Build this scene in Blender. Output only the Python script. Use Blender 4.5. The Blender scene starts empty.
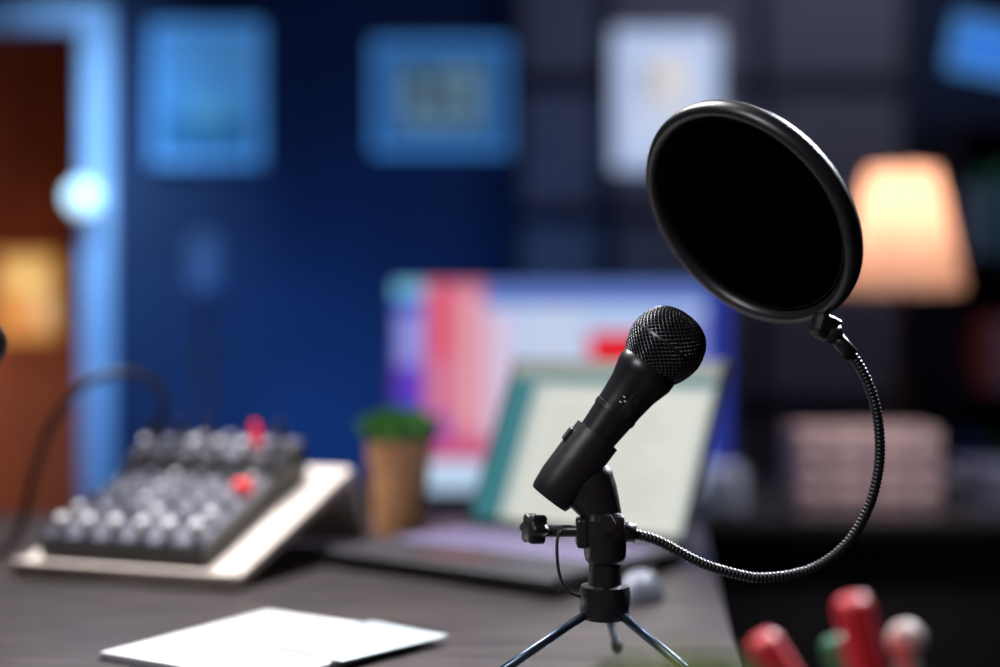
import bpy, bmesh, math, random
from mathutils import Vector, Matrix, Euler
random.seed(4)
scene = bpy.context.scene
try:
    scene.view_settings.view_transform = 'Standard'
    scene.view_settings.look = 'None'
except Exception:
    pass

def lin(r, g, b):
    f = lambda c: (c/255/12.92) if c/255 <= 0.04045 else ((c/255+0.055)/1.055)**2.4
    return (f(r), f(g), f(b), 1)

# ------------------------------------------------------------ materials
def mat(name, col, rough=0.5, metal=0.0, emis=None, estr=0.0, var=0.12, nscale=40, bump=0.0, spec=0.5, alpha=None):
    m = bpy.data.materials.new(name); m.use_nodes = True
    nt = m.node_tree; b = nt.nodes['Principled BSDF']
    tc = nt.nodes.new('ShaderNodeTexCoord')
    n = nt.nodes.new('ShaderNodeTexNoise'); n.inputs['Scale'].default_value = nscale
    nt.links.new(tc.outputs['Object'], n.inputs['Vector'])
    r = nt.nodes.new('ShaderNodeValToRGB')
    c = col
    r.color_ramp.elements[0].position = 0.3; r.color_ramp.elements[1].position = 0.7
    r.color_ramp.elements[0].color = (c[0]*(1-var), c[1]*(1-var), c[2]*(1-var), 1)
    r.color_ramp.elements[1].color = (min(1, c[0]*(1+var)), min(1, c[1]*(1+var)), min(1, c[2]*(1+var)), 1)
    nt.links.new(n.outputs['Fac'], r.inputs['Fac'])
    nt.links.new(r.outputs['Color'], b.inputs['Base Color'])
    b.inputs['Roughness'].default_value = rough
    b.inputs['Metallic'].default_value = metal
    b.inputs['Specular IOR Level'].default_value = spec
    if emis:
        b.inputs['Emission Color'].default_value = emis
        b.inputs['Emission Strength'].default_value = estr
    if bump:
        bp = nt.nodes.new('ShaderNodeBump'); bp.inputs['Strength'].default_value = bump
        bp.inputs['Distance'].default_value = 0.001
        nt.links.new(n.outputs['Fac'], bp.inputs['Height'])
        nt.links.new(bp.outputs['Normal'], b.inputs['Normal'])
    return m

def rects_mat(name, base, rects, estr=1.0, diffuse=0.0, noise=0.0):
    """flat printed / displayed picture made of rectangles in UV space"""
    m = bpy.data.materials.new(name); m.use_nodes = True
    nt = m.node_tree; b = nt.nodes['Principled BSDF']
    tc = nt.nodes.new('ShaderNodeTexCoord'); sp = nt.nodes.new('ShaderNodeSeparateXYZ')
    nt.links.new(tc.outputs['UV'], sp.inputs[0])
    rgb = nt.nodes.new('ShaderNodeRGB'); rgb.outputs[0].default_value = base
    cur = rgb.outputs[0]
    def mth(op, a, bb):
        x = nt.nodes.new('ShaderNodeMath'); x.operation = op
        for i, v in enumerate((a, bb)):
            if isinstance(v, (int, float)): x.inputs[i].default_value = v
            else: nt.links.new(v, x.inputs[i])
        return x.outputs[0]
    for (u0, v0, u1, v1, c) in rects:
        k = mth('MULTIPLY', mth('GREATER_THAN', sp.outputs[0], u0), mth('LESS_THAN', sp.outputs[0], u1))
        k2 = mth('MULTIPLY', mth('GREATER_THAN', sp.outputs[1], v0), mth('LESS_THAN', sp.outputs[1], v1))
        k = mth('MULTIPLY', k, k2)
        mx = nt.nodes.new('ShaderNodeMix'); mx.data_type = 'RGBA'
        nt.links.new(k, mx.inputs[0]); nt.links.new(cur, mx.inputs[6]); mx.inputs[7].default_value = c
        cur = mx.outputs[2]
    nt.links.new(cur, b.inputs['Emission Color']); b.inputs['Emission Strength'].default_value = estr
    if diffuse:
        nt.links.new(cur, b.inputs['Base Color'])
    else:
        b.inputs['Base Color'].default_value = (0.01, 0.01, 0.01, 1)
    b.inputs['Roughness'].default_value = 0.45
    b.inputs['Specular IOR Level'].default_value = 0.25
    return m

def wood_mat(name, c1, c2, scale=6, rough=0.5, stretch=(1, 12, 1)):
    m = bpy.data.materials.new(name); m.use_nodes = True
    nt = m.node_tree; b = nt.nodes['Principled BSDF']
    tc = nt.nodes.new('ShaderNodeTexCoord'); mp = nt.nodes.new('ShaderNodeMapping')
    mp.inputs['Scale'].default_value = stretch
    n = nt.nodes.new('ShaderNodeTexNoise'); n.inputs['Scale'].default_value = scale
    n.inputs['Detail'].default_value = 8; n.inputs['Distortion'].default_value = 0.6
    r = nt.nodes.new('ShaderNodeValToRGB')
    r.color_ramp.elements[0].position = 0.35; r.color_ramp.elements[0].color = c1
    r.color_ramp.elements[1].position = 0.68; r.color_ramp.elements[1].color = c2
    nt.links.new(tc.outputs['Object'], mp.inputs[0]); nt.links.new(mp.outputs[0], n.inputs['Vector'])
    nt.links.new(n.outputs['Fac'], r.inputs['Fac']); nt.links.new(r.outputs['Color'], b.inputs['Base Color'])
    b.inputs['Roughness'].default_value = rough
    bp = nt.nodes.new('ShaderNodeBump'); bp.inputs['Strength'].default_value = 0.15; bp.inputs['Distance'].default_value = 0.002
    nt.links.new(n.outputs['Fac'], bp.inputs['Height']); nt.links.new(bp.outputs['Normal'], b.inputs['Normal'])
    return m

# ------------------------------------------------------------ mesh helpers
def link(ob, parent):
    scene.collection.objects.link(ob)
    if parent is not None: ob.parent = parent
    return ob

def empty(name, loc=(0, 0, 0), rot=(0, 0, 0), parent=None):
    e = bpy.data.objects.new(name, None); e.empty_display_size = 0.05
    e.location = loc; e.rotation_euler = rot
    return link(e, parent)

def from_bm(bm, name, m, parent, loc=(0, 0, 0), rot=(0, 0, 0), smooth=True):
    me = bpy.data.meshes.new(name); bm.normal_update(); bm.to_mesh(me); bm.free()
    for x in (m if isinstance(m, (list, tuple)) else [m]): me.materials.append(x)
    if smooth:
        for p in me.polygons: p.use_smooth = True
    ob = bpy.data.objects.new(name, me); ob.location = loc; ob.rotation_euler = rot
    return link(ob, parent)

def box(name, c, d, m, parent=None, rot=(0, 0, 0), bevel=0.0, seg=2):
    bm = bmesh.new(); bmesh.ops.create_cube(bm, size=1)
    for v in bm.verts: v.co = Vector((v.co.x*d[0], v.co.y*d[1], v.co.z*d[2]))
    if bevel: bmesh.ops.bevel(bm, geom=bm.edges[:], offset=bevel, segments=seg, affect='EDGES', profile=0.5)
    return from_bm(bm, name, m, parent, c, rot, smooth=False)

def quad(name, c, w, h, m, parent=None, rot=(0, 0, 0)):
    me = bpy.data.meshes.new(name)
    me.from_pydata([(-w/2, 0, -h/2), (w/2, 0, -h/2), (w/2, 0, h/2), (-w/2, 0, h/2)], [], [(0, 1, 2, 3)])
    uv = me.uv_layers.new(name='UVMap')
    for i, t in enumerate([(0, 0), (1, 0), (1, 1), (0, 1)]): uv.data[i].uv = t
    me.materials.append(m)
    ob = bpy.data.objects.new(name, me); ob.location = c; ob.rotation_euler = rot
    return link(ob, parent)

def lathe(name, prof, m, parent=None, loc=(0, 0, 0), rot=(0, 0, 0), seg=48, closed=False, sharp=True):
    bm = bmesh.new(); rings = []
    for (r, z) in prof:
        if r < 1e-6: rings.append([bm.verts.new((0, 0, z))])
        else: rings.append([bm.verts.new((r*math.cos(2*math.pi*i/seg), r*math.sin(2*math.pi*i/seg), z)) for i in range(seg)])
    pairs = list(zip(rings[:-1], rings[1:]))
    if closed: pairs.append((rings[-1], rings[0]))
    for a, b in pairs:
        for i in range(seg):
            j = (i+1) % seg
            if len(a) == 1 and len(b) == 1: continue
            if len(a) == 1: bm.faces.new((a[0], b[j], b[i]))
            elif len(b) == 1: bm.faces.new((a[i], a[j], b[0]))
            else: bm.faces.new((a[i], a[j], b[j], b[i]))
    bmesh.ops.recalc_face_normals(bm, faces=bm.faces[:])
    if sharp:
        for e in bm.edges:
            if len(e.link_faces) == 2 and e.calc_face_angle(0) > math.radians(38): e.smooth = False
    return from_bm(bm, name, m, parent, loc, rot)

def catmull(pts, n):
    P = [Vector(p) for p in pts]; P = [P[0]*2-P[1]]+P+[P[-1]*2-P[-2]]
    out = []
    for i in range(1, len(P)-2):
        for k in range(n):
            t = k/n
            out.append(0.5*((2*P[i])+(P[i+1]-P[i-1])*t+(2*P[i-1]-5*P[i]+4*P[i+1]-P[i+2])*t*t+(-P[i-1]+3*P[i]-3*P[i+1]+P[i+2])*t**3))
    out.append(P[-2]); return out

def resample(pts, step):
    out = [pts[0]]; acc = 0
    for a, b in zip(pts[:-1], pts[1:]):
        L = (b-a).length; pos = step-acc
        while pos <= L:
            out.append(a.lerp(b, pos/L)); pos += step
        acc = (acc+L) % step
    return out

def sweep(name, pts, rf, m, parent=None, seg=12, squash=1.0):
    pts = [Vector(p) for p in pts]; bm = bmesh.new(); rings = []
    t0 = (pts[1]-pts[0]).normalized()
    nrm = t0.orthogonal().normalized()
    if abs(t0.y) < 0.9: nrm = (Vector((0, 1, 0))-t0*t0.y).normalized()
    for i, p in enumerate(pts):
        t = (pts[min(i+1, len(pts)-1)]-pts[max(i-1, 0)]).normalized()
        nrm = (nrm-t*nrm.dot(t)).normalized(); bn = t.cross(nrm)
        r = rf(i) if callable(rf) else rf
        rings.append([bm.verts.new(p+nrm*(r*squash*math.cos(2*math.pi*k/seg))+bn*(r*math.sin(2*math.pi*k/seg))) for k in range(seg)])
    for a, b in zip(rings[:-1], rings[1:]):
        for i in range(seg):
            j = (i+1) % seg; bm.faces.new((a[i], a[j], b[j], b[i]))
    bm.faces.new(rings[0][::-1]); bm.faces.new(rings[-1])
    bmesh.ops.recalc_face_normals(bm, faces=bm.faces[:])
    return from_bm(bm, name, m, parent)

# ------------------------------------------------------------ shared materials
M_blackmetal = mat('mic_black_metal', (0.010, 0.010, 0.012, 1), 0.34, 0.2, nscale=300, bump=0.05)
M_blackplastic = mat('black_plastic', (0.008, 0.008, 0.010, 1), 0.42, 0, nscale=200, bump=0.1)
M_grille = mat('grille_steel', (0.085, 0.085, 0.095, 1), 0.30, 0.85)
M_innerblack = mat('foam_black', (0.002, 0.002, 0.002, 1), 0.9, spec=0.1)
M_rubber = mat('rubber_black', (0.010, 0.010, 0.011, 1), 0.55)
M_white = mat('white_print', (0.75, 0.75, 0.75, 1), 0.5)
M_leg = mat('steel_leg_metal', (0.08, 0.11, 0.16, 1), 0.3, 0.9)
M_darkwood = wood_mat('table_wood', lin(26, 22, 24), lin(66, 55, 54), 5, 0.42, (2, 14, 1))
M_blackdesk = mat('black_desk', (0.006, 0.006, 0.009, 1), 0.6)
M_paper = mat('paper', (0.66, 0.65, 0.66, 1), 0.8, var=0.03)

# ------------------------------------------------------------ room shell
M_wall = mat('navy_paint', lin(28, 44, 76), 0.75, nscale=3, var=0.15, bump=0.1)
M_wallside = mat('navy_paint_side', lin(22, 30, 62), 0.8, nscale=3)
M_floor = mat('dark_carpet', lin(28, 26, 34), 0.95, nscale=200, bump=0.4)
M_ceil = mat('dark_ceiling', lin(30, 34, 55), 0.9)
M_trim = mat('door_trim_paint', lin(190, 210, 235), 0.5, var=0.04)
XL, XR, YB, YF, ZC = -3.2, 2.8, 4.5, -2.2, 2.8
box('floor', ((XL+XR)/2, 1.9, -0.05), (XR-XL+.4, 9.4, 0.1), M_floor)
box('ceiling', ((XL+XR)/2, 1.9, ZC+0.05), (XR-XL+.4, 9.4, 0.1), M_ceil)
box('wall_left', (XL-0.05, 1.15, ZC/2), (0.1, YB-YF+.2, ZC), M_wallside)
box('wall_right', (XR+0.05, 1.15, ZC/2), (0.1, YB-YF+.2, ZC), M_wallside)
box('wall_front', ((XL+XR)/2, YF-0.05, ZC/2), (XR-XL, 0.1, ZC), M_wallside)
# back wall with door opening
wb = empty('wall_back')
ox0, ox1, oz = -2.30, -1.345, 1.985
box('segment_right', ((ox1+XR)/2, YB+0.06, ZC/2), (XR-ox1, 0.12, ZC), M_wall, wb)
box('segment_left', ((XL+ox0)/2, YB+0.06, ZC/2), (ox0-XL, 0.12, ZC), M_wall, wb)
box('segment_top', ((ox0+ox1)/2, YB+0.06, (oz+ZC)/2), (ox1-ox0, 0.12, ZC-oz), M_wall, wb)
tr = empty('trim_1')
box('jamb_right', (ox1+0.044, YB-0.012, oz/2), (0.088, 0.024, oz), M_trim, tr, bevel=0.004)
box('jamb_left', (ox0-0.044, YB-0.012, oz/2), (0.088, 0.024, oz), M_trim, tr, bevel=0.004)
box('header', ((ox0+ox1)/2, YB-0.012, oz+0.043), (ox1-ox0+0.176, 0.024, 0.085), M_trim, tr, bevel=0.004)
box('reveal_right', (ox1-0.006, YB+0.06, oz/2), (0.012, 0.12, oz), mat('door_reveal_paint', lin(90, 70, 70), 0.6), tr)
box('baseboard_back', ((ox1+0.090+XR)/2, YB-0.008, 0.05), (XR-ox1-0.090, 0.016, 0.1), M_wallside)
# hallway beyond
M_hall = wood_mat('hall_wood', lin(125, 62, 36), lin(175, 95, 55), 3, 0.6, (8, 1, 1))
box('wall_hall_back', (-2.0, 5.75, ZC/2), (2.2, 0.1, ZC), M_hall)
box('wall_hall_left', (-3.1, 5.15, ZC/2), (0.1, 1.1, ZC), M_hall)
box('wall_hall_right', (-1.0, 5.15, ZC/2), (0.1, 1.1, ZC), M_hall)

def picture(name, c, w, h, frame_m, art_m, tilt=0.0, fw=0.03):
    e = empty(name, c, (0, tilt, 0))
    box('frame_top', (0, 0, h/2-fw/2), (w, 0.025, fw), frame_m, e, bevel=0.003)
    box('frame_bottom', (0, 0, -h/2+fw/2), (w, 0.025, fw), frame_m, e, bevel=0.003)
    box('frame_left', (-w/2+fw/2, 0, 0), (fw, 0.025, h-2*fw), frame_m, e, bevel=0.003)
    box('frame_right', (w/2-fw/2, 0, 0), (fw, 0.025, h-2*fw), frame_m, e, bevel=0.003)
    box('backing', (0, 0.006, 0), (w-2*fw, 0.01, h-2*fw), frame_m, e)
    quad('print', (0, -0.001, 0), w-2*fw, h-2*fw, art_m, e)
    return e
fr_blue_glow = mat('frame_blue_glow', lin(120, 165, 200), 0.4, emis=lin(70, 135, 205), estr=0.7)  # blue emission painted in so the frame looks lit by the blue light
fr_white_glow = mat('frame_white_glow', lin(225, 230, 240), 0.4, emis=lin(180, 195, 225), estr=0.7)  # emission put into the frame for the light falling on it
art1 = rects_mat('print_seascape', lin(55, 110, 165), [(0.03, 0.03, 0.97, 0.97, lin(68, 126, 175)), (0.03, 0.03, 0.97, 0.35, lin(45, 98, 135)), (0.3, 0.3, 0.7, 0.45, lin(80, 140, 170))], 0.7, 1)  # all prints emit a little, in place of light falling on them
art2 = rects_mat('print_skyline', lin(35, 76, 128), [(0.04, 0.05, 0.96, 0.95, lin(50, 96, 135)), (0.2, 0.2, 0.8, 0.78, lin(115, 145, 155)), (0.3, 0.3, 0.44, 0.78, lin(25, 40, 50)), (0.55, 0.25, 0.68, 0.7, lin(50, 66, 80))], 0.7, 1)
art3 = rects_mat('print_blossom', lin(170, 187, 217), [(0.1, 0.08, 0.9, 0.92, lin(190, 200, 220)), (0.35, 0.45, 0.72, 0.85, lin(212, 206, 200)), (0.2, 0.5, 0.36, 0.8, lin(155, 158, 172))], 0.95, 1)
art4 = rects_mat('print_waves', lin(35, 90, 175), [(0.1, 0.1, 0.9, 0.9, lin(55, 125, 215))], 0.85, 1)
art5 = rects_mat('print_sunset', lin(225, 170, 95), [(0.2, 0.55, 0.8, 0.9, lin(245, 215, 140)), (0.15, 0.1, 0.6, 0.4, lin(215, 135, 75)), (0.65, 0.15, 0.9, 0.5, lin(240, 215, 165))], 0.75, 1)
picture('picture_frame', (-0.946, 4.484, 1.774), 0.352, 0.455, fr_blue_glow, art1, fw=0.022)
picture('picture_frame', (-0.188, 4.484, 1.765), 0.442, 0.360, fr_blue_glow, art2, fw=0.022)
picture('picture_frame', (1.575, 4.484, 1.92), 0.24, 0.18, fr_blue_glow, art4, tilt=0.2)
picture('picture_frame', (0.522, 4.364, 1.735), 0.335, 0.44, fr_white_glow, art3)
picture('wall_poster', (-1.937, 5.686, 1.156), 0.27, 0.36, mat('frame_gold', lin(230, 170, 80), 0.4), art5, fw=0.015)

# panelled room divider
M_divpanel = mat('divider_fabric', lin(130, 124, 134), 0.9, nscale=60)
M_divframe = mat('divider_frame', lin(36, 36, 60), 0.6)
dv = empty('room_divider', (0.66, 4.43, 0))
x0, x1 = -0.61, 0.64
for i, x in enumerate((-0.61, -0.315, 0.17, 0.64)):
    box('post_%d' % (i+1), (x, 0, 1.28), (0.045, 0.05, 2.56), M_divframe, dv, bevel=0.004)
for i, z in enumerate((0.08, 0.78, 1.38, 1.80, 2.5)):
    box('rail_%d' % (i+1), ((x0+x1)/2, 0, z), (x1-x0, 0.04, 0.05), M_divframe, dv, bevel=0.004)
box('panel_fabric', ((x0+x1)/2, 0.004, 1.29), (x1-x0-0.02, 0.012, 2.4), M_divpanel, dv)

# round sconce on the door trim
sc = empty('wall_sconce', (-1.333, 4.43, 1.435))
lathe('globe', [(0, -0.045), (0.022, -0.040), (0.038, -0.023), (0.045, 0), (0.038, 0.023), (0.022, 0.040), (0, 0.045)],
      mat('sconce_glass', (0.8, 0.9, 0.95, 1), 0.3, emis=lin(195, 235, 250), estr=2.3), sc, seg=24, sharp=False)
lathe('wall_plate', [(0, 0), (0.03, 0), (0.03, 0.012), (0, 0.014)], M_trim, sc, loc=(0, 0.057, 0), rot=(math.pi/2, 0, 0), seg=24)
lathe('neck', [(0.008, 0), (0.008, 0.03)], M_trim, sc, loc=(0, 0.06, 0), rot=(math.pi/2, 0, 0), seg=12)

# studio light on a stand
sl = empty('studio_light', (-0.885, 4.15, 0))
M_sl = mat('studio_light_body', (0.02, 0.02, 0.03, 1), 0.4)
lathe('lamp_head', [(0, -0.085), (0.025, -0.08), (0.038, -0.055), (0.042, 0.055), (0.035, 0.08), (0, 0.085)], mat('studio_light_diffuser', lin(70, 100, 140), 0.5, emis=lin(65, 100, 150), estr=0.55), sl, loc=(0, 0, 1.215), seg=24)
lathe('pole', [(0, 0.3), (0.012, 0.3), (0.012, 1.135), (0, 1.135)], M_sl, sl, seg=12)
for k in range(3):
    a = k*2.094+0.4
    sweep('foot_%d' % (k+1), [(0, 0, 0.4), (0.3*math.cos(a), 0.3*math.sin(a), 0.008)], 0.008, M_sl, sl, seg=8)

# ------------------------------------------------------------ back desk, monitor, lamp, box, shelf
DZ = 0.655
dk = empty('office_desk', (0.95, 2.95, 0))
box('top', (0, 0, DZ-0.015), (2.6, 0.72, 0.03), M_blackdesk, dk, bevel=0.004)
box('modesty_panel', (0, -0.3, 0.33), (2.5, 0.02, 0.59), M_blackdesk, dk)
for i, (x, y) in enumerate(((-1.24, -0.3), (1.24, -0.3), (-1.24, 0.3), (1.24, 0.3))):
    box('leg_%d' % (i+1), (x, y, (DZ-0.03)/2), (0.06, 0.06, DZ-0.03), M_blackdesk, dk)

mo = empty('computer_monitor', (0.124, 2.80, DZ))
MZ = 0.239
box('housing', (0, 0.018, MZ), (0.69, 0.03, 0.435), M_blackplastic, mo, bevel=0.006)
scr = rects_mat('monitor_display', lin(180, 205, 242), [
    (0.0, 0.0, 0.09, 1, lin(50, 75, 190)), (0.01, 0.5, 0.08, 0.85, lin(150, 150, 225)), (0.0, 0.42, 0.1, 0.6, lin(95, 60, 190)),
    (0.0, 0.92, 0.10, 1.0, lin(120, 190, 225)),
    (0.09, 0.22, 0.27, 1, lin(210, 120, 150)), (0.12, 0.62, 0.17, 0.98, lin(225, 80, 105)), (0.2, 0.3, 0.25, 0.95, lin(230, 165, 175)),
    (0.27, 0.89, 1, 1, lin(95, 120, 195)), (0.27, 0.25, 0.36, 0.85, lin(215, 195, 222)), (0.4, 0.6, 0.56, 0.87, lin(195, 207, 232)),
    (0.58, 0.56, 0.76, 0.76, lin(225, 30, 45)), (0.78, 0.3, 0.93, 0.84, lin(140, 150, 215)),
    (0.93, 0.0, 1, 1, lin(40, 55, 150)), (0.03, 0.24, 0.16, 0.36, lin(120, 50, 180)), (0.09, 0.14, 0.32, 0.24, lin(200, 85, 125)), (0.1, 0.0, 0.32, 0.14, lin(190, 218, 245)), (0.4, 0, 0.9, 0.15, lin(60, 70, 140))], 1.0)
quad('screen', (0, 0.0015, MZ), 0.675, 0.42, scr, mo)
box('neck', (0, 0.05, 0.10), (0.06, 0.03, 0.20), M_blackplastic, mo)
box('foot', (0, 0.05, 0.006), (0.24, 0.18, 0.012), M_blackplastic, mo, bevel=0.004)

spk = empty('desktop_speaker', (0.43, 2.68, DZ))
M_spk = mat('speaker_white', lin(195, 210, 235), 0.5, var=0.03)
box('cabinet', (0, 0, 0.045), (0.075, 0.075, 0.09), M_spk, spk, bevel=0.012, seg=3)
lathe('cone', [(0.024, 0), (0.020, 0.004), (0.010, 0.0), (0, 0.002)], mat('speaker_cone_grey', lin(120, 130, 150), 0.5), spk, loc=(0, -0.038, 0.036), rot=(math.pi/2, 0, 0), seg=24)
lathe('tweeter', [(0.009, 0), (0.007, 0.003), (0, 0.003)], M_blackplastic, spk, loc=(0, -0.038, 0.073), rot=(math.pi/2, 0, 0), seg=16)

# table lamp
lp = empty('table_lamp', (0.868, 3.0, DZ))
shade = bpy.data.materials.new('lamp_shade_fabric'); shade.use_nodes = True
nt = shade.node_tree; nt.nodes.clear()
o = nt.nodes.new('ShaderNodeOutputMaterial'); tl = nt.nodes.new('ShaderNodeBsdfTranslucent'); df = nt.nodes.new('ShaderNodeBsdfDiffuse')
em = nt.nodes.new('ShaderNodeEmission'); mx = nt.nodes.new('ShaderNodeMixShader'); ad = nt.nodes.new('ShaderNodeAddShader')
n = nt.nodes.new('ShaderNodeTexNoise'); n.inputs['Scale'].default_value = 80
rp = nt.nodes.new('ShaderNodeValToRGB'); rp.color_ramp.elements[0].color = (0.80, 0.66, 0.58, 1); rp.color_ramp.elements[1].color = (0.9, 0.76, 0.68, 1)
nt.links.new(n.outputs['Fac'], rp.inputs[0]); nt.links.new(rp.outputs[0], tl.inputs[0]); nt.links.new(rp.outputs[0], df.inputs[0])
mx.inputs[0].default_value = 0.3; nt.links.new(tl.outputs[0], mx.inputs[1]); nt.links.new(df.outputs[0], mx.inputs[2])
em.inputs[0].default_value = (1.0, 0.5, 0.35, 1); em.inputs[1].default_value = 0.08
nt.links.new(mx.outputs[0], ad.inputs[0]); nt.links.new(em.outputs[0], ad.inputs[1]); nt.links.new(ad.outputs[0], o.inputs[0])
lathe('shade', [(0.130, 0.437), (0.074, 0.698), (0.072, 0.698), (0.128, 0.437)], shade, lp, closed=True, seg=48)
M_lb = mat('lamp_base_metal', lin(60, 45, 40), 0.35, 0.6)
lathe('base', [(0, 0), (0.075, 0), (0.078, 0.012), (0.03, 0.03), (0.012, 0.05), (0.012, 0.2), (0.022, 0.24), (0.012, 0.28), (0.01, 0.485), (0, 0.485)], M_lb, lp, seg=32)
lathe('bulb', [(0, 0.485), (0.014, 0.49), (0.02, 0.525), (0.028, 0.555), (0.026, 0.58), (0.012, 0.595), (0, 0.597)], mat('bulb_glass', (1, .9, .8, 1), 0.3, emis=(1, 0.8, 0.6, 1), estr=3), lp, seg=20)
for k in range(3):
    a = k*2.094
    sweep('spoke_%d' % (k+1), [(0, 0, 0.495), (0.092*math.cos(a), 0.092*math.sin(a), 0.585)], 0.0015, M_lb, lp, seg=6)
L = bpy.data.lights.new('lamp_light', 'POINT'); L.energy = 3.9; L.color = (1, 0.72, 0.56); L.shadow_soft_size = 0.03
lo = bpy.data.objects.new('lamp_light', L); lo.location = (0, 0, 0.610); link(lo, lp)

# storage basket on desk
bk = empty('storage_basket', (0.70, 2.70, DZ))
M_bk = mat('basket_canvas', lin(215, 190, 188), 0.9, nscale=50, emis=None)
M_bkd = mat('basket_slats', lin(140, 118, 128), 0.9)
box('bottom', (0, 0, 0.006), (0.26, 0.15, 0.012), M_bk, bk)
for nme, c, d in (('front', (0, -0.072, 0.082), (0.26, 0.006, 0.16)), ('back', (0, 0.072, 0.082), (0.26, 0.006, 0.16)),
                  ('side_1', (-0.127, 0, 0.082), (0.006, 0.138, 0.16)), ('side_2', (0.127, 0, 0.082), (0.006, 0.138, 0.16))):
    box(nme, c, d, M_bk, bk)
for k in range(3): box('slat_%d' % (k+1), (0, -0.077, 0.035+0.045*k), (0.262, 0.006, 0.010), M_bkd, bk)
for k in range(3): box('rib_%d' % (k+1), (-0.08+0.08*k, -0.079, 0.082), (0.010, 0.005, 0.15), M_bkd, bk)
# stack of folders on the desk's right
fs = empty('folder_stack', (1.02, 2.76, DZ))
for k, c in enumerate((lin(120, 125, 150), lin(80, 80, 105), lin(150, 155, 175), lin(90, 95, 125))):
    box('folder_%d' % (k+1), (0.004*(k % 2), 0, 0.0105+0.021*k), (0.20, 0.24, 0.020), mat('folder_card_%d' % (k+1), c, 0.7), fs, rot=(0, 0, 0.05*(k % 3)), bevel=0.003)

# bookshelf at right
bs = empty('bookshelf', (1.76, 4.25, 0))
M_bs = mat('bookshelf_wood', lin(30, 26, 48), 0.6)
box('side_left', (-0.42, 0, 0.82), (0.03, 0.34, 1.64), M_bs, bs)
box('side_right', (0.42, 0, 0.82), (0.03, 0.34, 1.64), M_bs, bs)
box('back', (0, 0.165, 0.82), (0.84, 0.01, 1.64), M_bs, bs)
shz = (0.10, 0.42, 0.82, 1.22, 1.62)
for i, z in enumerate(shz): box('shelf_%d' % (i+1), (0, 0, z), (0.81, 0.32, 0.025), M_bs, bs)
bm = bmesh.new(); cols = [lin(210, 60, 80), lin(80, 150, 110), lin(90, 130, 210), lin(180, 180, 210), lin(60, 95, 190), lin(220, 110, 100)]
for z in shz[:-1]:
    x = -0.39
    while x < 0.36:
        w = random.uniform(0.02, 0.05); h = random.uniform(0.18, 0.27)
        if random.random() < 0.75:
            r = bmesh.ops.create_cube(bm, size=1, matrix=Matrix.Translation((x+w/2, -0.05, z+0.0125+h/2)) @ Matrix.Diagonal((w*0.95, 0.2, h, 1)))
            mi = random.randrange(6)
            for f in {f for v in r['verts'] for f in v.link_faces}: f.material_index = mi
        x += w
from_bm(bm, 'books', [mat('book_%d' % i, c, 0.7) for i, c in enumerate(cols)], bs, smooth=False)

# ------------------------------------------------------------ main table
TZ = 0.755
tb = empty('wooden_table')
def poly_slab(name, pts, z0, z1, m, parent):
    bm = bmesh.new(); a = [bm.verts.new((x, y, z0)) for x, y in pts]; b = [bm.verts.new((x, y, z1)) for x, y in pts]
    bm.faces.new(a[::-1]); bm.faces.new(b); n_ = len(pts)
    for i in range(n_): bm.faces.new((a[i], a[(i+1) % n_], b[(i+1) % n_], b[i]))
    bmesh.ops.recalc_face_normals(bm, faces=bm.faces[:])
    bmesh.ops.bevel(bm, geom=bm.edges[:], offset=0.003, segments=2, affect='EDGES')
    return from_bm(bm, name, m, parent, smooth=False)
poly_slab('top', [(-1.3, 0.35), (0.105, 0.35), (0.262, 1.80), (-1.3, 1.95)], TZ-0.03, TZ, M_darkwood, tb)
for i, (x, y) in enumerate(((-1.2, 0.45), (0.03, 0.45), (-1.2, 1.82), (0.17, 1.70))):
    box('leg_%d' % (i+1), (x, y, (TZ-0.03)/2), (0.05, 0.05, TZ-0.03), M_blackdesk, tb)

# paper and notebook
nb = empty('notebook', (-0.180, 1.078, TZ), (0, 0, math.radians(-32)))
box('cover', (0, 0, 0.001), (0.170, 0.190, 0.002), mat('notebook_cover', lin(170, 170, 180), 0.6), nb)
box('pages', (0, 0, 0.004), (0.168, 0.188, 0.004), M_paper, nb, bevel=0.001)
ps = empty('paper_sheets', (-0.110, 1.078, TZ+0.0062), (0, 0, math.radians(-40)))
box('sheet', (0, 0, 0.0005), (0.085, 0.115, 0.0008), mat('sheet_paper_blue', lin(165, 175, 178), 0.8, var=0.03), ps)
box('sheet_top', (-0.012, -0.012, 0.0013), (0.070, 0.085, 0.0006), mat('sheet_paper', lin(205, 204, 200), 0.8, var=0.03), ps, rot=(0, 0, 0.08))
quad('highlighted_line', (-0.012, 0.026, 0.0018), 0.064, 0.010, mat('highlighter', lin(220, 185, 120), 0.8), ps, rot=(math.pi/2*-1, 0, 0.08))

# ------------------------------------------------------------ laptop
lt = empty('laptop', (-0.041, 1.650, TZ), (0, 0, math.radians(-38)))
W, Dp, H = 0.300, 0.238, 0.218
M_lap = mat('laptop_shell', (0.01, 0.01, 0.012, 1), 0.4)
M_deck = mat('laptop_deck', lin(44, 40, 52), 0.5, 0.1)
M_key = mat('laptop_keys', lin(80, 74, 98), 0.5)
M_keyb = mat('laptop_key_backing_glow', lin(160, 150, 185), 0.5, var=0.05, emis=lin(150, 140, 190), estr=0.8)  # glow stands in for light reflected off the keyboard
box('base', (W/2, -Dp/2, 0.010), (W, Dp, 0.016), M_lap, lt, bevel=0.004)
box('deck', (W/2, -Dp/2, 0.0185), (W-0.008, Dp-0.008, 0.001), M_deck, lt)
box('keyboard_well', (W/2, -0.078, 0.0194), (W-0.03, 0.112, 0.0008), M_keyb, lt)
bm = bmesh.new()
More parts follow.
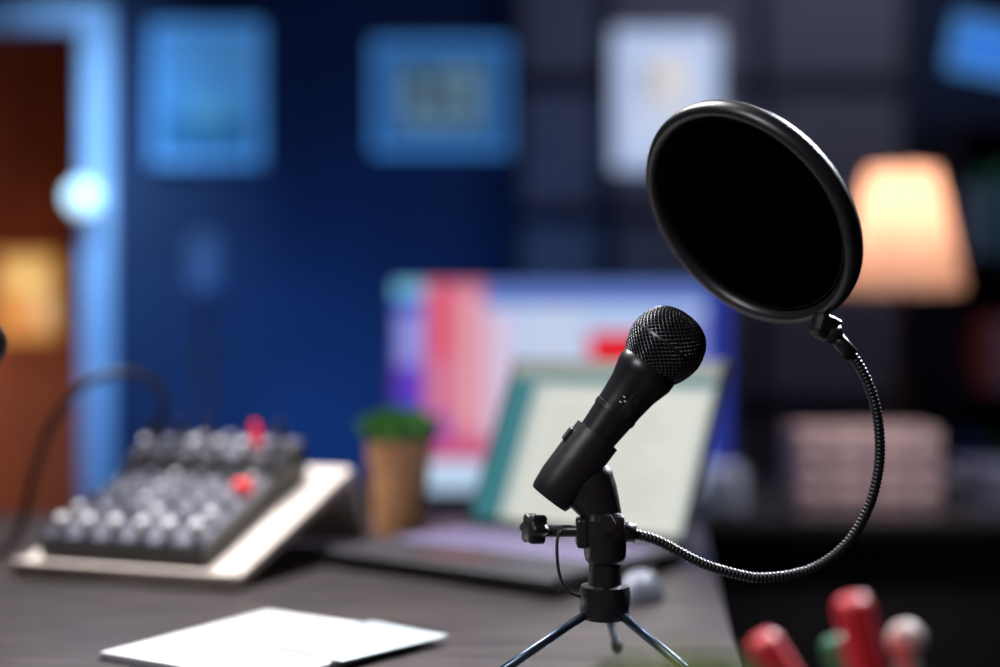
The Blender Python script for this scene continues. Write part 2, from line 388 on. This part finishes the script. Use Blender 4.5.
for r in range(5):
    for c in range(14):
        bmesh.ops.create_cube(bm, size=1, matrix=Matrix.Translation((0.0225+0.0196*c, -0.035-0.0215*r, 0.0205)) @ Matrix.Diagonal((0.0125, 0.0125, 0.0014, 1)))
from_bm(bm, 'keys', M_key, lt, smooth=False)
box('trackpad', (W/2, -0.185, 0.0192), (0.1, 0.065, 0.0006), mat('trackpad_glass', lin(70, 50, 48), 0.4), lt)
for i, (x, y) in enumerate(((0.02, -0.02), (W-0.02, -0.02), (0.02, -Dp+0.02), (W-0.02, -Dp+0.02))):
    box('foot_%d' % (i+1), (x, y, 0.0012), (0.012, 0.012, 0.0024), M_rubber, lt)
th = -math.radians(26)
R = Matrix.Rotation(th, 3, 'X')
def lidp(x, y, z): return Vector((0, -0.002, 0.019)) + R @ Vector((x, y, z))
box('lid', lidp(W/2, 0.003, H/2), (W, 0.006, H), M_lap, lt, rot=(th, 0, 0), bevel=0.002)
dr = [(0, 0, 0.14, 0.9, lin(45, 125, 135)), (0, 0.9, 1, 1, lin(160, 168, 162)), (0, 0.86, 1, 0.9, lin(60, 130, 140)),
      (0.2, 0.0, 0.97, 0.82, lin(228, 230, 220))]
for k in range(14):
    dr.append((0.26, 0.06+0.05*k, 0.26+random.uniform(0.4, 0.65), 0.072+0.05*k, lin(195, 199, 192)))
quad('screen', lidp(W/2, -0.0006, H/2+0.003), W-0.014, H-0.016, rects_mat('laptop_display', lin(195, 204, 200), dr, 0.88), lt, rot=(th, 0, 0))
sweep('hinge', [(0.04, 0.0, 0.019), (W-0.04, 0.0, 0.019)], 0.005, M_lap, lt)

# computer mouse
ms = empty('computer_mouse', (0.130, 1.28, TZ), (0, 0, math.radians(-30)))
bm = bmesh.new(); bmesh.ops.create_uvsphere(bm, u_segments=32, v_segments=20, radius=1)
for v in bm.verts:
    x, y, z = v.co; z = max(z, 0)
    v.co = Vector((x*0.019*(1-0.12*y), y*0.035, z*0.027*(1-0.15*y)))
from_bm(bm, 'shell', mat('mouse_white', lin(130, 135, 148), 0.4, var=0.03), ms)
lathe('scroll_wheel', [(0, -0.003), (0.006, -0.003), (0.006, 0.003), (0, 0.003)], M_rubber, ms, loc=(0, 0.022, 0.019), rot=(0, math.pi/2, 0), seg=20)

# ------------------------------------------------------------ potted plants
def potted(name, loc, r0, r1, h, pm, leafm, n, ls, spread):
    e = empty(name, loc)
    lathe('pot', [(0, 0), (r0, 0), (r1, h*0.8), (r1*1.07, h*0.8), (r1*1.07, h), (r1*0.95, h), (r1*0.9, h*0.9), (0, h*0.9)], pm, e, seg=40)
    bm = bmesh.new()
    for i in range(n):
        a = random.uniform(0, 6.283); q = math.sqrt(random.random())*r1*0.85
        b = Vector((q*math.cos(a), q*math.sin(a), h*0.9))
        out = Vector((math.cos(a)*q/r1*spread, math.sin(a)*q/r1*spread, 1)).normalized()
        l = ls*random.uniform(0.6, 1.1)*(1-0.45*(q/r1)**2)
        sd = out.cross(Vector((random.uniform(-1, 1), random.uniform(-1, 1), 0.2))).normalized()*ls*0.09
        bend = Vector((random.uniform(-.2, .2), random.uniform(-.2, .2), 0))*l
        v = [bm.verts.new(b-sd*.5), bm.verts.new(b+sd*.5), bm.verts.new(b+out*l*.55+sd+bend*.3), bm.verts.new(b+out*l+bend), bm.verts.new(b+out*l*.55-sd+bend*.3)]
        bm.faces.new(v)
    from_bm(bm, 'foliage', leafm, e, smooth=False)
    return e
M_leaf = mat('leaf_green', lin(105, 165, 90), 0.6, var=0.3)
potted('potted_grass', (-0.122, 1.69, TZ), 0.031, 0.037, 0.115, mat('pot_kraft', lin(210, 160, 118), 0.85, nscale=30), M_leaf, 1100, 0.054, 0.5)
potted('potted_succulent', (0.070, 0.55, TZ), 0.022, 0.027, 0.083, mat('pot_grey', lin(120, 120, 110), 0.8), mat('leaf_olive', lin(150, 158, 112), 0.6, var=0.2), 500, 0.048, 0.9)

# ------------------------------------------------------------ mixer on wooden wedge stand
yaw = math.radians(-19.4); pit = math.radians(18.2)
org = (-0.248, 1.324, TZ)
M_ply = wood_mat('birch_ply', lin(222, 208, 195), lin(240, 228, 216), 8, 0.6, (2, 10, 2))
st = empty('wooden_riser_stand', org, (0, 0, yaw))
hz = 0.264*math.sin(pit); hy = 0.264*math.cos(pit)
box('sloped_board', (-0.127, 0.132*math.cos(pit)-0.006*math.sin(pit), 0.132*math.sin(pit)+0.006*math.cos(pit)+0.001), (0.254, 0.264, 0.012), M_ply, st, rot=(pit, 0, 0), bevel=0.0015)
bl = math.hypot(hz, 0.045)
ang = math.atan2(0.045, hz)
box('back_board', (-0.127, hy+0.0225-0.002, hz/2+0.0055), (0.254, 0.012, bl), M_ply, st, rot=(ang, 0, 0), bevel=0.0015)
box('front_lip', (-0.127, -0.006, 0.009), (0.254, 0.012, 0.016), M_ply, st, bevel=0.0015)

mxr = empty('audio_mixer', org, (pit, 0, yaw))
M_mx = mat('mixer_shell', (0.012, 0.012, 0.016, 1), 0.4)
M_mp = mat('mixer_panel', lin(72, 74, 92), 0.5, 0.1)
bm = bmesh.new()
prof = [(0.012, 0.0145), (0.012, 0.028), (0.018, 0.034), (0.165, 0.040), (0.185, 0.054), (0.235, 0.058), (0.242, 0.052), (0.242, 0.0145)]
MX0, MX1 = -0.234, -0.042; mxc = (MX0+MX1)/2
A = [bm.verts.new((MX0, y, z)) for y, z in prof]; B = [bm.verts.new((MX1, y, z)) for y, z in prof]
bm.faces.new(A); bm.faces.new(B[::-1])
for i in range(len(prof)):
    j = (i+1) % len(prof); bm.faces.new((A[i], A[j], B[j], B[i]))
bmesh.ops.recalc_face_normals(bm, faces=bm.faces[:]); bmesh.ops.bevel(bm, geom=bm.edges[:], offset=0.0015, segments=2, affect='EDGES')
from_bm(bm, 'body', M_mx, mxr, smooth=False)
sa = math.atan2(0.006, 0.147)
box('panel', (mxc, 0.0915, 0.0377), (0.182, 0.142, 0.001), M_mp, mxr, rot=(sa, 0, 0))
box('jack_panel', (mxc, 0.211, 0.0567), (0.182, 0.044, 0.001), M_mp, mxr, rot=(0.08, 0, 0))
M_k = [mat('knob_white', lin(250, 250, 252), 0.3, var=0.01), mat('knob_grey', lin(140, 142, 158), 0.35), mat('knob_red', lin(230, 40, 40), 0.4, emis=lin(235, 35, 55), estr=0.8), mat('knob_blue', lin(50, 75, 120), 0.4), M_blackplastic]
bm = bmesh.new()
def knob(x, y, z, r, h, mi):
    res = bmesh.ops.create_cone(bm, cap_ends=True, segments=16, radius1=r, radius2=r*0.8, depth=h, matrix=Matrix.Translation((x, y, z+h/2)))
    for f in {f for v in res['verts'] for f in v.link_faces}: f.material_index = mi
for c in range(6):
    x = MX0+0.018+0.0312*c
    for r in range(5):
        y = 0.036+0.0290*r
        z = 0.034+(y-0.018)*0.0408+0.001
        if r == 0: knob(x, y, z, 0.0076, 0.015, 0)
        elif r == 1: knob(x, y, z, 0.0062, 0.013, [0, 1, 4, 0, 1, 0][c])
        elif r == 2: knob(x, y, z, 0.0054, 0.011, [4, 4, 0, 4, 1, 4][c])
        else:
            knob(x, y, z, 0.0050, 0.010, random.choice([0, 1, 4, 4, 4, 3]))
    knob(x, 0.197, 0.057, 0.0065, 0.013, random.choice([0, 0, 1, 4]))
    knob(x, 0.222, 0.059, 0.0075, 0.008, random.choice([0, 1, 4]))
knob(-0.062, 0.132, 0.0385, 0.010, 0.013, 2)
from_bm(bm, 'knobs', M_k, mxr, smooth=False)
for k, (x, c) in enumerate(((-0.215, 4), (-0.18, 4), (-0.145, 4), (-0.085, 2), (-0.055, 4))):
    lathe('plug_%d' % (k+1), [(0, 0), (0.005, 0), (0.006, 0.018), (0.003, 0.025), (0, 0.025)], M_k[c], mxr, loc=(x, 0.215, 0.060), seg=14)
cbe = empty('audio_cable')
cb = catmull([(-0.392, 1.605, 0.886), (-0.386, 1.60, 0.915), (-0.392, 1.575, 0.945), (-0.415, 1.53, 0.957), (-0.450, 1.505, 0.944), (-0.483, 1.50, 0.905), (-0.503, 1.50, 0.850), (-0.518, 1.50, 0.790), (-0.545, 1.50, 0.762), (-0.64, 1.51, 0.760), (-0.9, 1.55, 0.760)], 12)
sweep('cord', cb, 0.0045, M_rubber, cbe)

# ------------------------------------------------------------ microphones
def build_mic(off, legs=(200, 320, 80)):
    o = Vector(off)
    e = empty('microphone', o+Vector((0.0342, 0.95, 0.8878)), (0, math.radians(37.3), 0))
    e.scale = (1, 1, 0.965)
    lathe('body', [(0, 0), (0.0105, 0), (0.0115, 0.002), (0.0122, 0.03), (0.0140, 0.06), (0.0160, 0.085), (0.0175, 0.097), (0.0202, 0.107),
                   (0.0210, 0.110), (0.0210, 0.116), (0.0200, 0.1175), (0, 0.1175)], M_blackmetal, e, seg=64)
    lathe('collar_ring', [(0.0145, 0.0735), (0.0158, 0.074), (0.0160, 0.078), (0.0147, 0.0785)], M_blackmetal, e, seg=64)
    gp = [(0.0198, 0.116), (0.0225, 0.1205), (0.0250, 0.1275), (0.0262, 0.134), (0.0262, 0.1375), (0.0252, 0.1435), (0.0228, 0.150), (0.0188, 0.1555), (0.0132, 0.1592), (0.0070, 0.1612), (0.0018, 0.1617)]
    g = catmull([(r, 0, z) for r, z in gp], 8)
    Lg = [0]
    for a, b in zip(g[:-1], g[1:]): Lg.append(Lg[-1]+(b-a).length)
    NJ, NI = 36, 38
    def at(s):
        s *= Lg[-1]
        for i in range(len(Lg)-1):
            if Lg[i+1] >= s: return g[i].lerp(g[i+1], (s-Lg[i])/max(1e-9, Lg[i+1]-Lg[i]))
        return g[-1]
    bm = bmesh.new(); V = []
    for j in range(NJ):
        q = at(j/(NJ-1))
        V.append([bm.verts.new((q.x*math.cos(2*math.pi*(i+0.5*(j % 2))/NI), q.x*math.sin(2*math.pi*(i+0.5*(j % 2))/NI), q.z)) for i in range(NI)])
    for j in range(NJ-2):
        for i in range(NI):
            if j % 2 == 0: l, r = V[j+1][i-1], V[j+1][i]
            else: l, r = V[j+1][i], V[j+1][(i+1) % NI]
            bm.faces.new((V[j][i], r, V[j+2][i], l))
    ob = from_bm(bm, 'grille_mesh', M_grille, e)
    w = ob.modifiers.new('wire', 'WIREFRAME'); w.thickness = 0.0011; w.use_replace = True; w.use_even_offset = False
    lathe('grille_liner', [(0.0180, 0.116)]+[(max(0, q.x-0.0016), q.z-0.0008) for q in g[4::4]]+[(0, 0.1605)], M_innerblack, e, seg=48, sharp=False)
    lathe('grille_band', [(0.0260, 0.1340), (0.0267, 0.1344), (0.0267, 0.1362), (0.0260, 0.1366)], M_blackmetal, e, seg=64)
    box('switch_plate', (0.004, -0.0143, 0.084), (0.008, 0.003, 0.020), M_blackplastic, e, rot=(0.1, 0, 0.2), bevel=0.001)
    box('switch_slider', (0.004, -0.0165, 0.086), (0.004, 0.003, 0.005), M_blackmetal, e, rot=(0.1, 0, 0.2), bevel=0.0008)
    for k in range(4):
        box('print_%d' % (k+1), (-0.003+0.0022*(k % 2), -0.0160, 0.084+0.0022*k), (0.0016, 0.0008, 0.0009), M_white, e, rot=(0.1, 0, 0))
    # stand
    s = empty('microphone_stand', o+Vector((0.0718, 0.95, TZ)))
    def L2(x, z): return Vector((x-0.0718, 0, z-TZ))
    c = empty('clip', L2(0.0342, 0.8878), (0, math.radians(37.3), 0), s)
    lathe('clip_tube', [(0.0125, -0.001), (0.0142, -0.001), (0.0154, 0.002), (0.0168, 0.014), (0.0170, 0.035), (0.0168, 0.050), (0.0168, 0.054), (0.0150, 0.054), (0.0136, 0.03), (0.0125, 0.002)],
          M_blackplastic, c, seg=48, closed=True)
    box('clip_rib', (-0.0168, 0, 0.042), (0.003, 0.012, 0.010), M_blackplastic, c, bevel=0.001)
    yr = [0.0140, 0.0195, 0.0175, 0.0140, 0.0118, 0.0110]
    yk = catmull([L2(0.052, 0.916), L2(0.0590, 0.8985), L2(0.0640, 0.889), L2(0.0690, 0.879), L2(0.0718, 0.870), L2(0.0718, 0.862)], 5)
    sweep('yoke', yk, lambda i: yr[min(5, i//5)]*(1-(i % 5)/5)+yr[min(5, i//5+1)]*((i % 5)/5), M_blackplastic, s, seg=28, squash=0.66)
    box('pivot_block', L2(0.0718, 0.866), (0.026, 0.022, 0.024), M_blackplastic, s, bevel=0.005, seg=3)
    lathe('pivot_bolt', [(0, -0.016), (0.006, -0.016), (0.0065, -0.013), (0.0065, 0.013), (0.006, 0.016), (0, 0.016)], M_blackmetal, s, loc=L2(0.0718, 0.872), rot=(math.pi/2, 0, 0), seg=6)
    lathe('post', [(0, 0.050), (0.0145, 0.050), (0.0172, 0.054), (0.0175, 0.067), (0.0165, 0.0725), (0.0115, 0.0735), (0.0110, 0.088), (0.0130, 0.0895), (0.0145, 0.094), (0.0145, 0.106), (0, 0.106)],
          M_blackmetal, s, seg=40)
    for k, a in enumerate(legs):
        a = math.radians(a); d = Vector((math.cos(a), math.sin(a), 0))
        p0 = d*0.012+Vector((0, 0, 0.055)); p1 = d*0.098+Vector((0, 0, 0.0078))
        sweep('leg_%d' % (k+1), [p0, p0.lerp(p1, 0.5), p1], 0.0032, M_leg, s, seg=12)
        sweep('leg_tip_%d' % (k+1), [p0.lerp(p1, 0.88), p1+(p1-p0).normalized()*0.003], 0.0044, M_rubber, s, seg=12)
    return e, s
build_mic((0, 0, 0))
build_mic((-0.515, 0.10, 0), (95, 215, 335-20))

# ------------------------------------------------------------ pop filter
O = Vector((0.0718, 0.95, 0.865))
pf = empty('pop_filter', O)
cen = Vector((0.1704, 0.95, 1.0805))
nv = Vector((-0.670, -0.5, -0.543)).normalized()
q = nv.to_track_quat('Z', 'Y').to_euler()
r0 = 0.0865
ring = [(r0-0.010, 0.002), (r0-0.0085, 0.0055), (r0-0.005, 0.0072), (r0-0.002, 0.0062), (r0-0.0003, 0.003), (r0, -0.001), (r0-0.0008, -0.005), (r0-0.003, -0.0072), (r0-0.0065, -0.007), (r0-0.0095, -0.004)]
lathe('ring', ring, mat('pop_ring_plastic', (0.012, 0.012, 0.014, 1), 0.36, nscale=200), pf, loc=cen-O, rot=q, seg=128, closed=True, sharp=False)
lathe('ring_groove', [(r0-0.0105, 0.0005), (r0-0.0125, 0.0015), (r0-0.0125, -0.0015), (r0-0.009, -0.001)], M_rubber, pf, loc=cen-O, rot=q, seg=128, closed=True)
M_fab = mat('nylon_mesh', (0.0008, 0.0008, 0.0009, 1), 1.0, nscale=900, spec=0.0)
lathe('nylon_front', [(r0-0.009, 0.001), (0.05, 0.0022), (0, 0.0028)], M_fab, pf, loc=cen-O, rot=q, seg=96)
lathe('nylon_back', [(r0-0.009, -0.001), (0.05, -0.0022), (0, -0.0028)], M_fab, pf, loc=cen-O, rot=q, seg=96)
gn = [(.0880, .8640), (.0940, .8625), (.1094, .8577), (.1368, .8434), (.1607, .8358), (.1813, .8331), (.2120, .8386), (.2360, .8550), (.2517, .8803), (.2592, .9097), (.2586, .9405), (.2517, .9658), (.2408, .9850), (.2278, .9986)]
path = resample(catmull([Vector((x, 0.95, z))-O for x, z in gn], 20), 0.0007)
sweep('gooseneck', path, lambda i: (0.0030, 0.0035, 0.0038, 0.0035)[i % 4], mat('gooseneck_steel', (0.010, 0.010, 0.012, 1), 0.38, 0.3), pf, seg=16)
def wp(x, z, y=0.95): return Vector((x, y, z))-O
sweep('gooseneck_ferrule', [wp(.2408, .9850), wp(.2350, .9915), wp(.2278, .9990)], 0.0052, M_blackmetal, pf, seg=20)
box('ring_clip', wp(.2230, 1.0045), (0.022, 0.012, 0.017), M_blackplastic, pf, rot=(0, math.radians(20), 0.5), bevel=0.004, seg=3)
sweep('swivel', [wp(.2180, 1.0030), wp(.2270, .9990), wp(.2330, 1.0000)], 0.0064, M_blackplastic, pf, seg=20)
# clamp
sweep('clamp_screw', [wp(.0300, .8650), wp(.0900, .8650)], 0.0042, M_blackmetal, pf, seg=16)
sweep('clamp_end', [wp(.0800, .8650), wp(.0925, .8635)], 0.0068, M_blackmetal, pf, seg=20)
box('clamp_jaw', wp(.0560, .8640, 0.95), (0.008, 0.018, 0.020), M_blackplastic, pf, bevel=0.002)
bm = bmesh.new()
seg = 48
r1 = []
for zz in (-0.006, -0.0045, 0.0045, 0.006):
    rr = []
    for i in range(seg):
        a = 2*math.pi*i/seg; r = 0.0098+0.0014*math.cos(a*6)-(0.0012 if abs(zz) > 0.005 else 0)
        rr.append(bm.verts.new((zz, r*math.cos(a), r*math.sin(a))))
    r1.append(rr)
for a_, b_ in zip(r1[:-1], r1[1:]):
    for i in range(seg): bm.faces.new((a_[i], a_[(i+1) % seg], b_[(i+1) % seg], b_[i]))
bm.faces.new(r1[0]); bm.faces.new(r1[-1][::-1]); bmesh.ops.recalc_face_normals(bm, faces=bm.faces[:])
from_bm(bm, 'clamp_knob', M_blackplastic, pf, loc=wp(.0235, .8665), rot=(0, 0.1, 0.5))
sweep('tether_cord', catmull([wp(.0400, .866, .944), wp(.0385, .855, .940), (wp(.0400, .838, .938)), wp(.0460, .826, .938), wp(.0545, .8215, .942)], 10), 0.0011, M_rubber, pf, seg=8)

# ------------------------------------------------------------ side table with pen cup
sd = empty('side_table', (0.39, 0.72, 0))
box('top', (0, 0, 0.69), (0.44, 0.46, 0.02), M_blackdesk, sd, bevel=0.003)
for i, (x, y) in enumerate(((-.19, -.2), (.19, -.2), (-.19, .2), (.19, .2))):
    box('leg_%d' % (i+1), (x, y, 0.34), (0.03, 0.03, 0.68), M_blackdesk, sd)
pc = empty('pen_cup', (0.208, 0.67, 0.70))
lathe('cup', [(0, 0), (0.032, 0), (0.034, 0.088), (0.0315, 0.088), (0.030, 0.004), (0, 0.004)], mat('cup_mesh', (0.02, 0.02, 0.02, 1), 0.5), pc, seg=40)
def pen(name, p0, p1, r, m):
    p0, p1 = Vector(p0), Vector(p1); d = (p1-p0).normalized()
    pts = [p0, p0.lerp(p1, 0.5), p1-d*0.004, p1-d*0.001, p1]; rr = [r, r, r, r*0.8, r*0.45]
    sweep(name, pts, lambda i: rr[i], m, pc, seg=18)
M_red = mat('marker_red', lin(205, 24, 44), 0.45); M_green = mat('marker_green', lin(20, 100, 64), 0.45); M_cream = mat('marker_cream', lin(190, 170, 162), 0.5)
pen('marker_1', (0.012, 0.0, 0.006), (-0.085, -0.01, 0.156), 0.0080, M_red)
pen('marker_2', (-0.002, 0.012, 0.006), (-0.044, 0.016, 0.150), 0.0070, M_green)
pen('marker_3', (-0.004, -0.012, 0.006), (-0.044, -0.020, 0.177), 0.0085, M_red)
pen('marker_4', (0.002, 0.002, 0.006), (-0.011, 0.004, 0.143), 0.0055, M_cream)
bm = bmesh.new(); bmesh.ops.create_uvsphere(bm, u_segments=20, v_segments=14, radius=0.0092)
from_bm(bm, 'pen_ball_topper', M_cream, pc, loc=(-0.011, 0.004, 0.151))

# ------------------------------------------------------------ lights
def area(name, loc, target, size, power, color, sy=None, spread=None):
    l = bpy.data.lights.new(name, 'AREA'); l.energy = power; l.color = color; l.size = size
    if sy: l.shape = 'RECTANGLE'; l.size_y = sy
    if spread: l.spread = math.radians(spread)
    ob = bpy.data.objects.new(name, l); ob.location = loc
    ob.rotation_euler = (Vector(target)-Vector(loc)).to_track_quat('-Z', 'Y').to_euler()
    scene.collection.objects.link(ob)
area('light_wall_uplight', (-0.60, 3.6, 0.2), (-0.60, 4.5, 1.0), 0.9, 6.0, (0.08, 0.34, 1.0), 0.3, 85)
area('light_wall_top', (-0.4, 3.2, 2.7), (-0.6, 4.5, 1.6), 2.4, 0.7, (0.12, 0.32, 1.0), 0.3)
area('light_door_blue', (-1.25, 3.6, 2.7), (-1.35, 4.5, 1.3), 0.3, 4.5, (0.32, 0.62, 1.0), None, 45)
area('light_divider', (1.2, 3.5, 2.7), (0.8, 4.4, 1.5), 0.6, 7, (0.62, 0.72, 1.0))
area('light_basket_fill', (0.8, 1.9, 2.4), (0.72, 2.7, 0.7), 0.3, 1.3, (1.0, 0.90, 0.94), None, 30)  # unseen light added to brighten the basket
area('light_table_key', (-0.5, 1.9, 2.4), (-0.2, 1.2, 0.75), 0.7, 17, (1.0, 0.97, 0.99), None, 80)
area('light_rim_right', (0.9, 1.9, 1.8), (0.15, 0.95, 0.97), 0.35, 4.5, (0.85, 0.9, 1.0), None, 30)
area('light_fill_left', (-0.7, 0.1, 1.9), (0.12, 0.95, 0.97), 0.5, 1.0, (0.95, 0.95, 1.0), None, 40)
l = bpy.data.lights.new('light_hallway', 'POINT'); l.energy = 14; l.color = (1, 0.58, 0.36); l.shadow_soft_size = 0.15
lo = bpy.data.objects.new('light_hallway', l); lo.location = (-2.5, 5.1, 0.8); scene.collection.objects.link(lo)

w = bpy.data.worlds.new('world'); scene.world = w; w.use_nodes = True
w.node_tree.nodes['Background'].inputs[0].default_value = (0.02, 0.04, 0.12, 1)
w.node_tree.nodes['Background'].inputs[1].default_value = 0.3

# ------------------------------------------------------------ camera
cd = bpy.data.cameras.new('camera'); cd.lens = 50; cd.sensor_width = 36
cd.dof.use_dof = True; cd.dof.focus_distance = 0.935; cd.dof.aperture_fstop = 1.45
cd.clip_start = 0.02
cam = bpy.data.objects.new('camera', cd); cam.location = (0, 0, 1.0); cam.rotation_euler = (math.pi/2, 0, 0)
scene.collection.objects.link(cam); scene.camera = cam
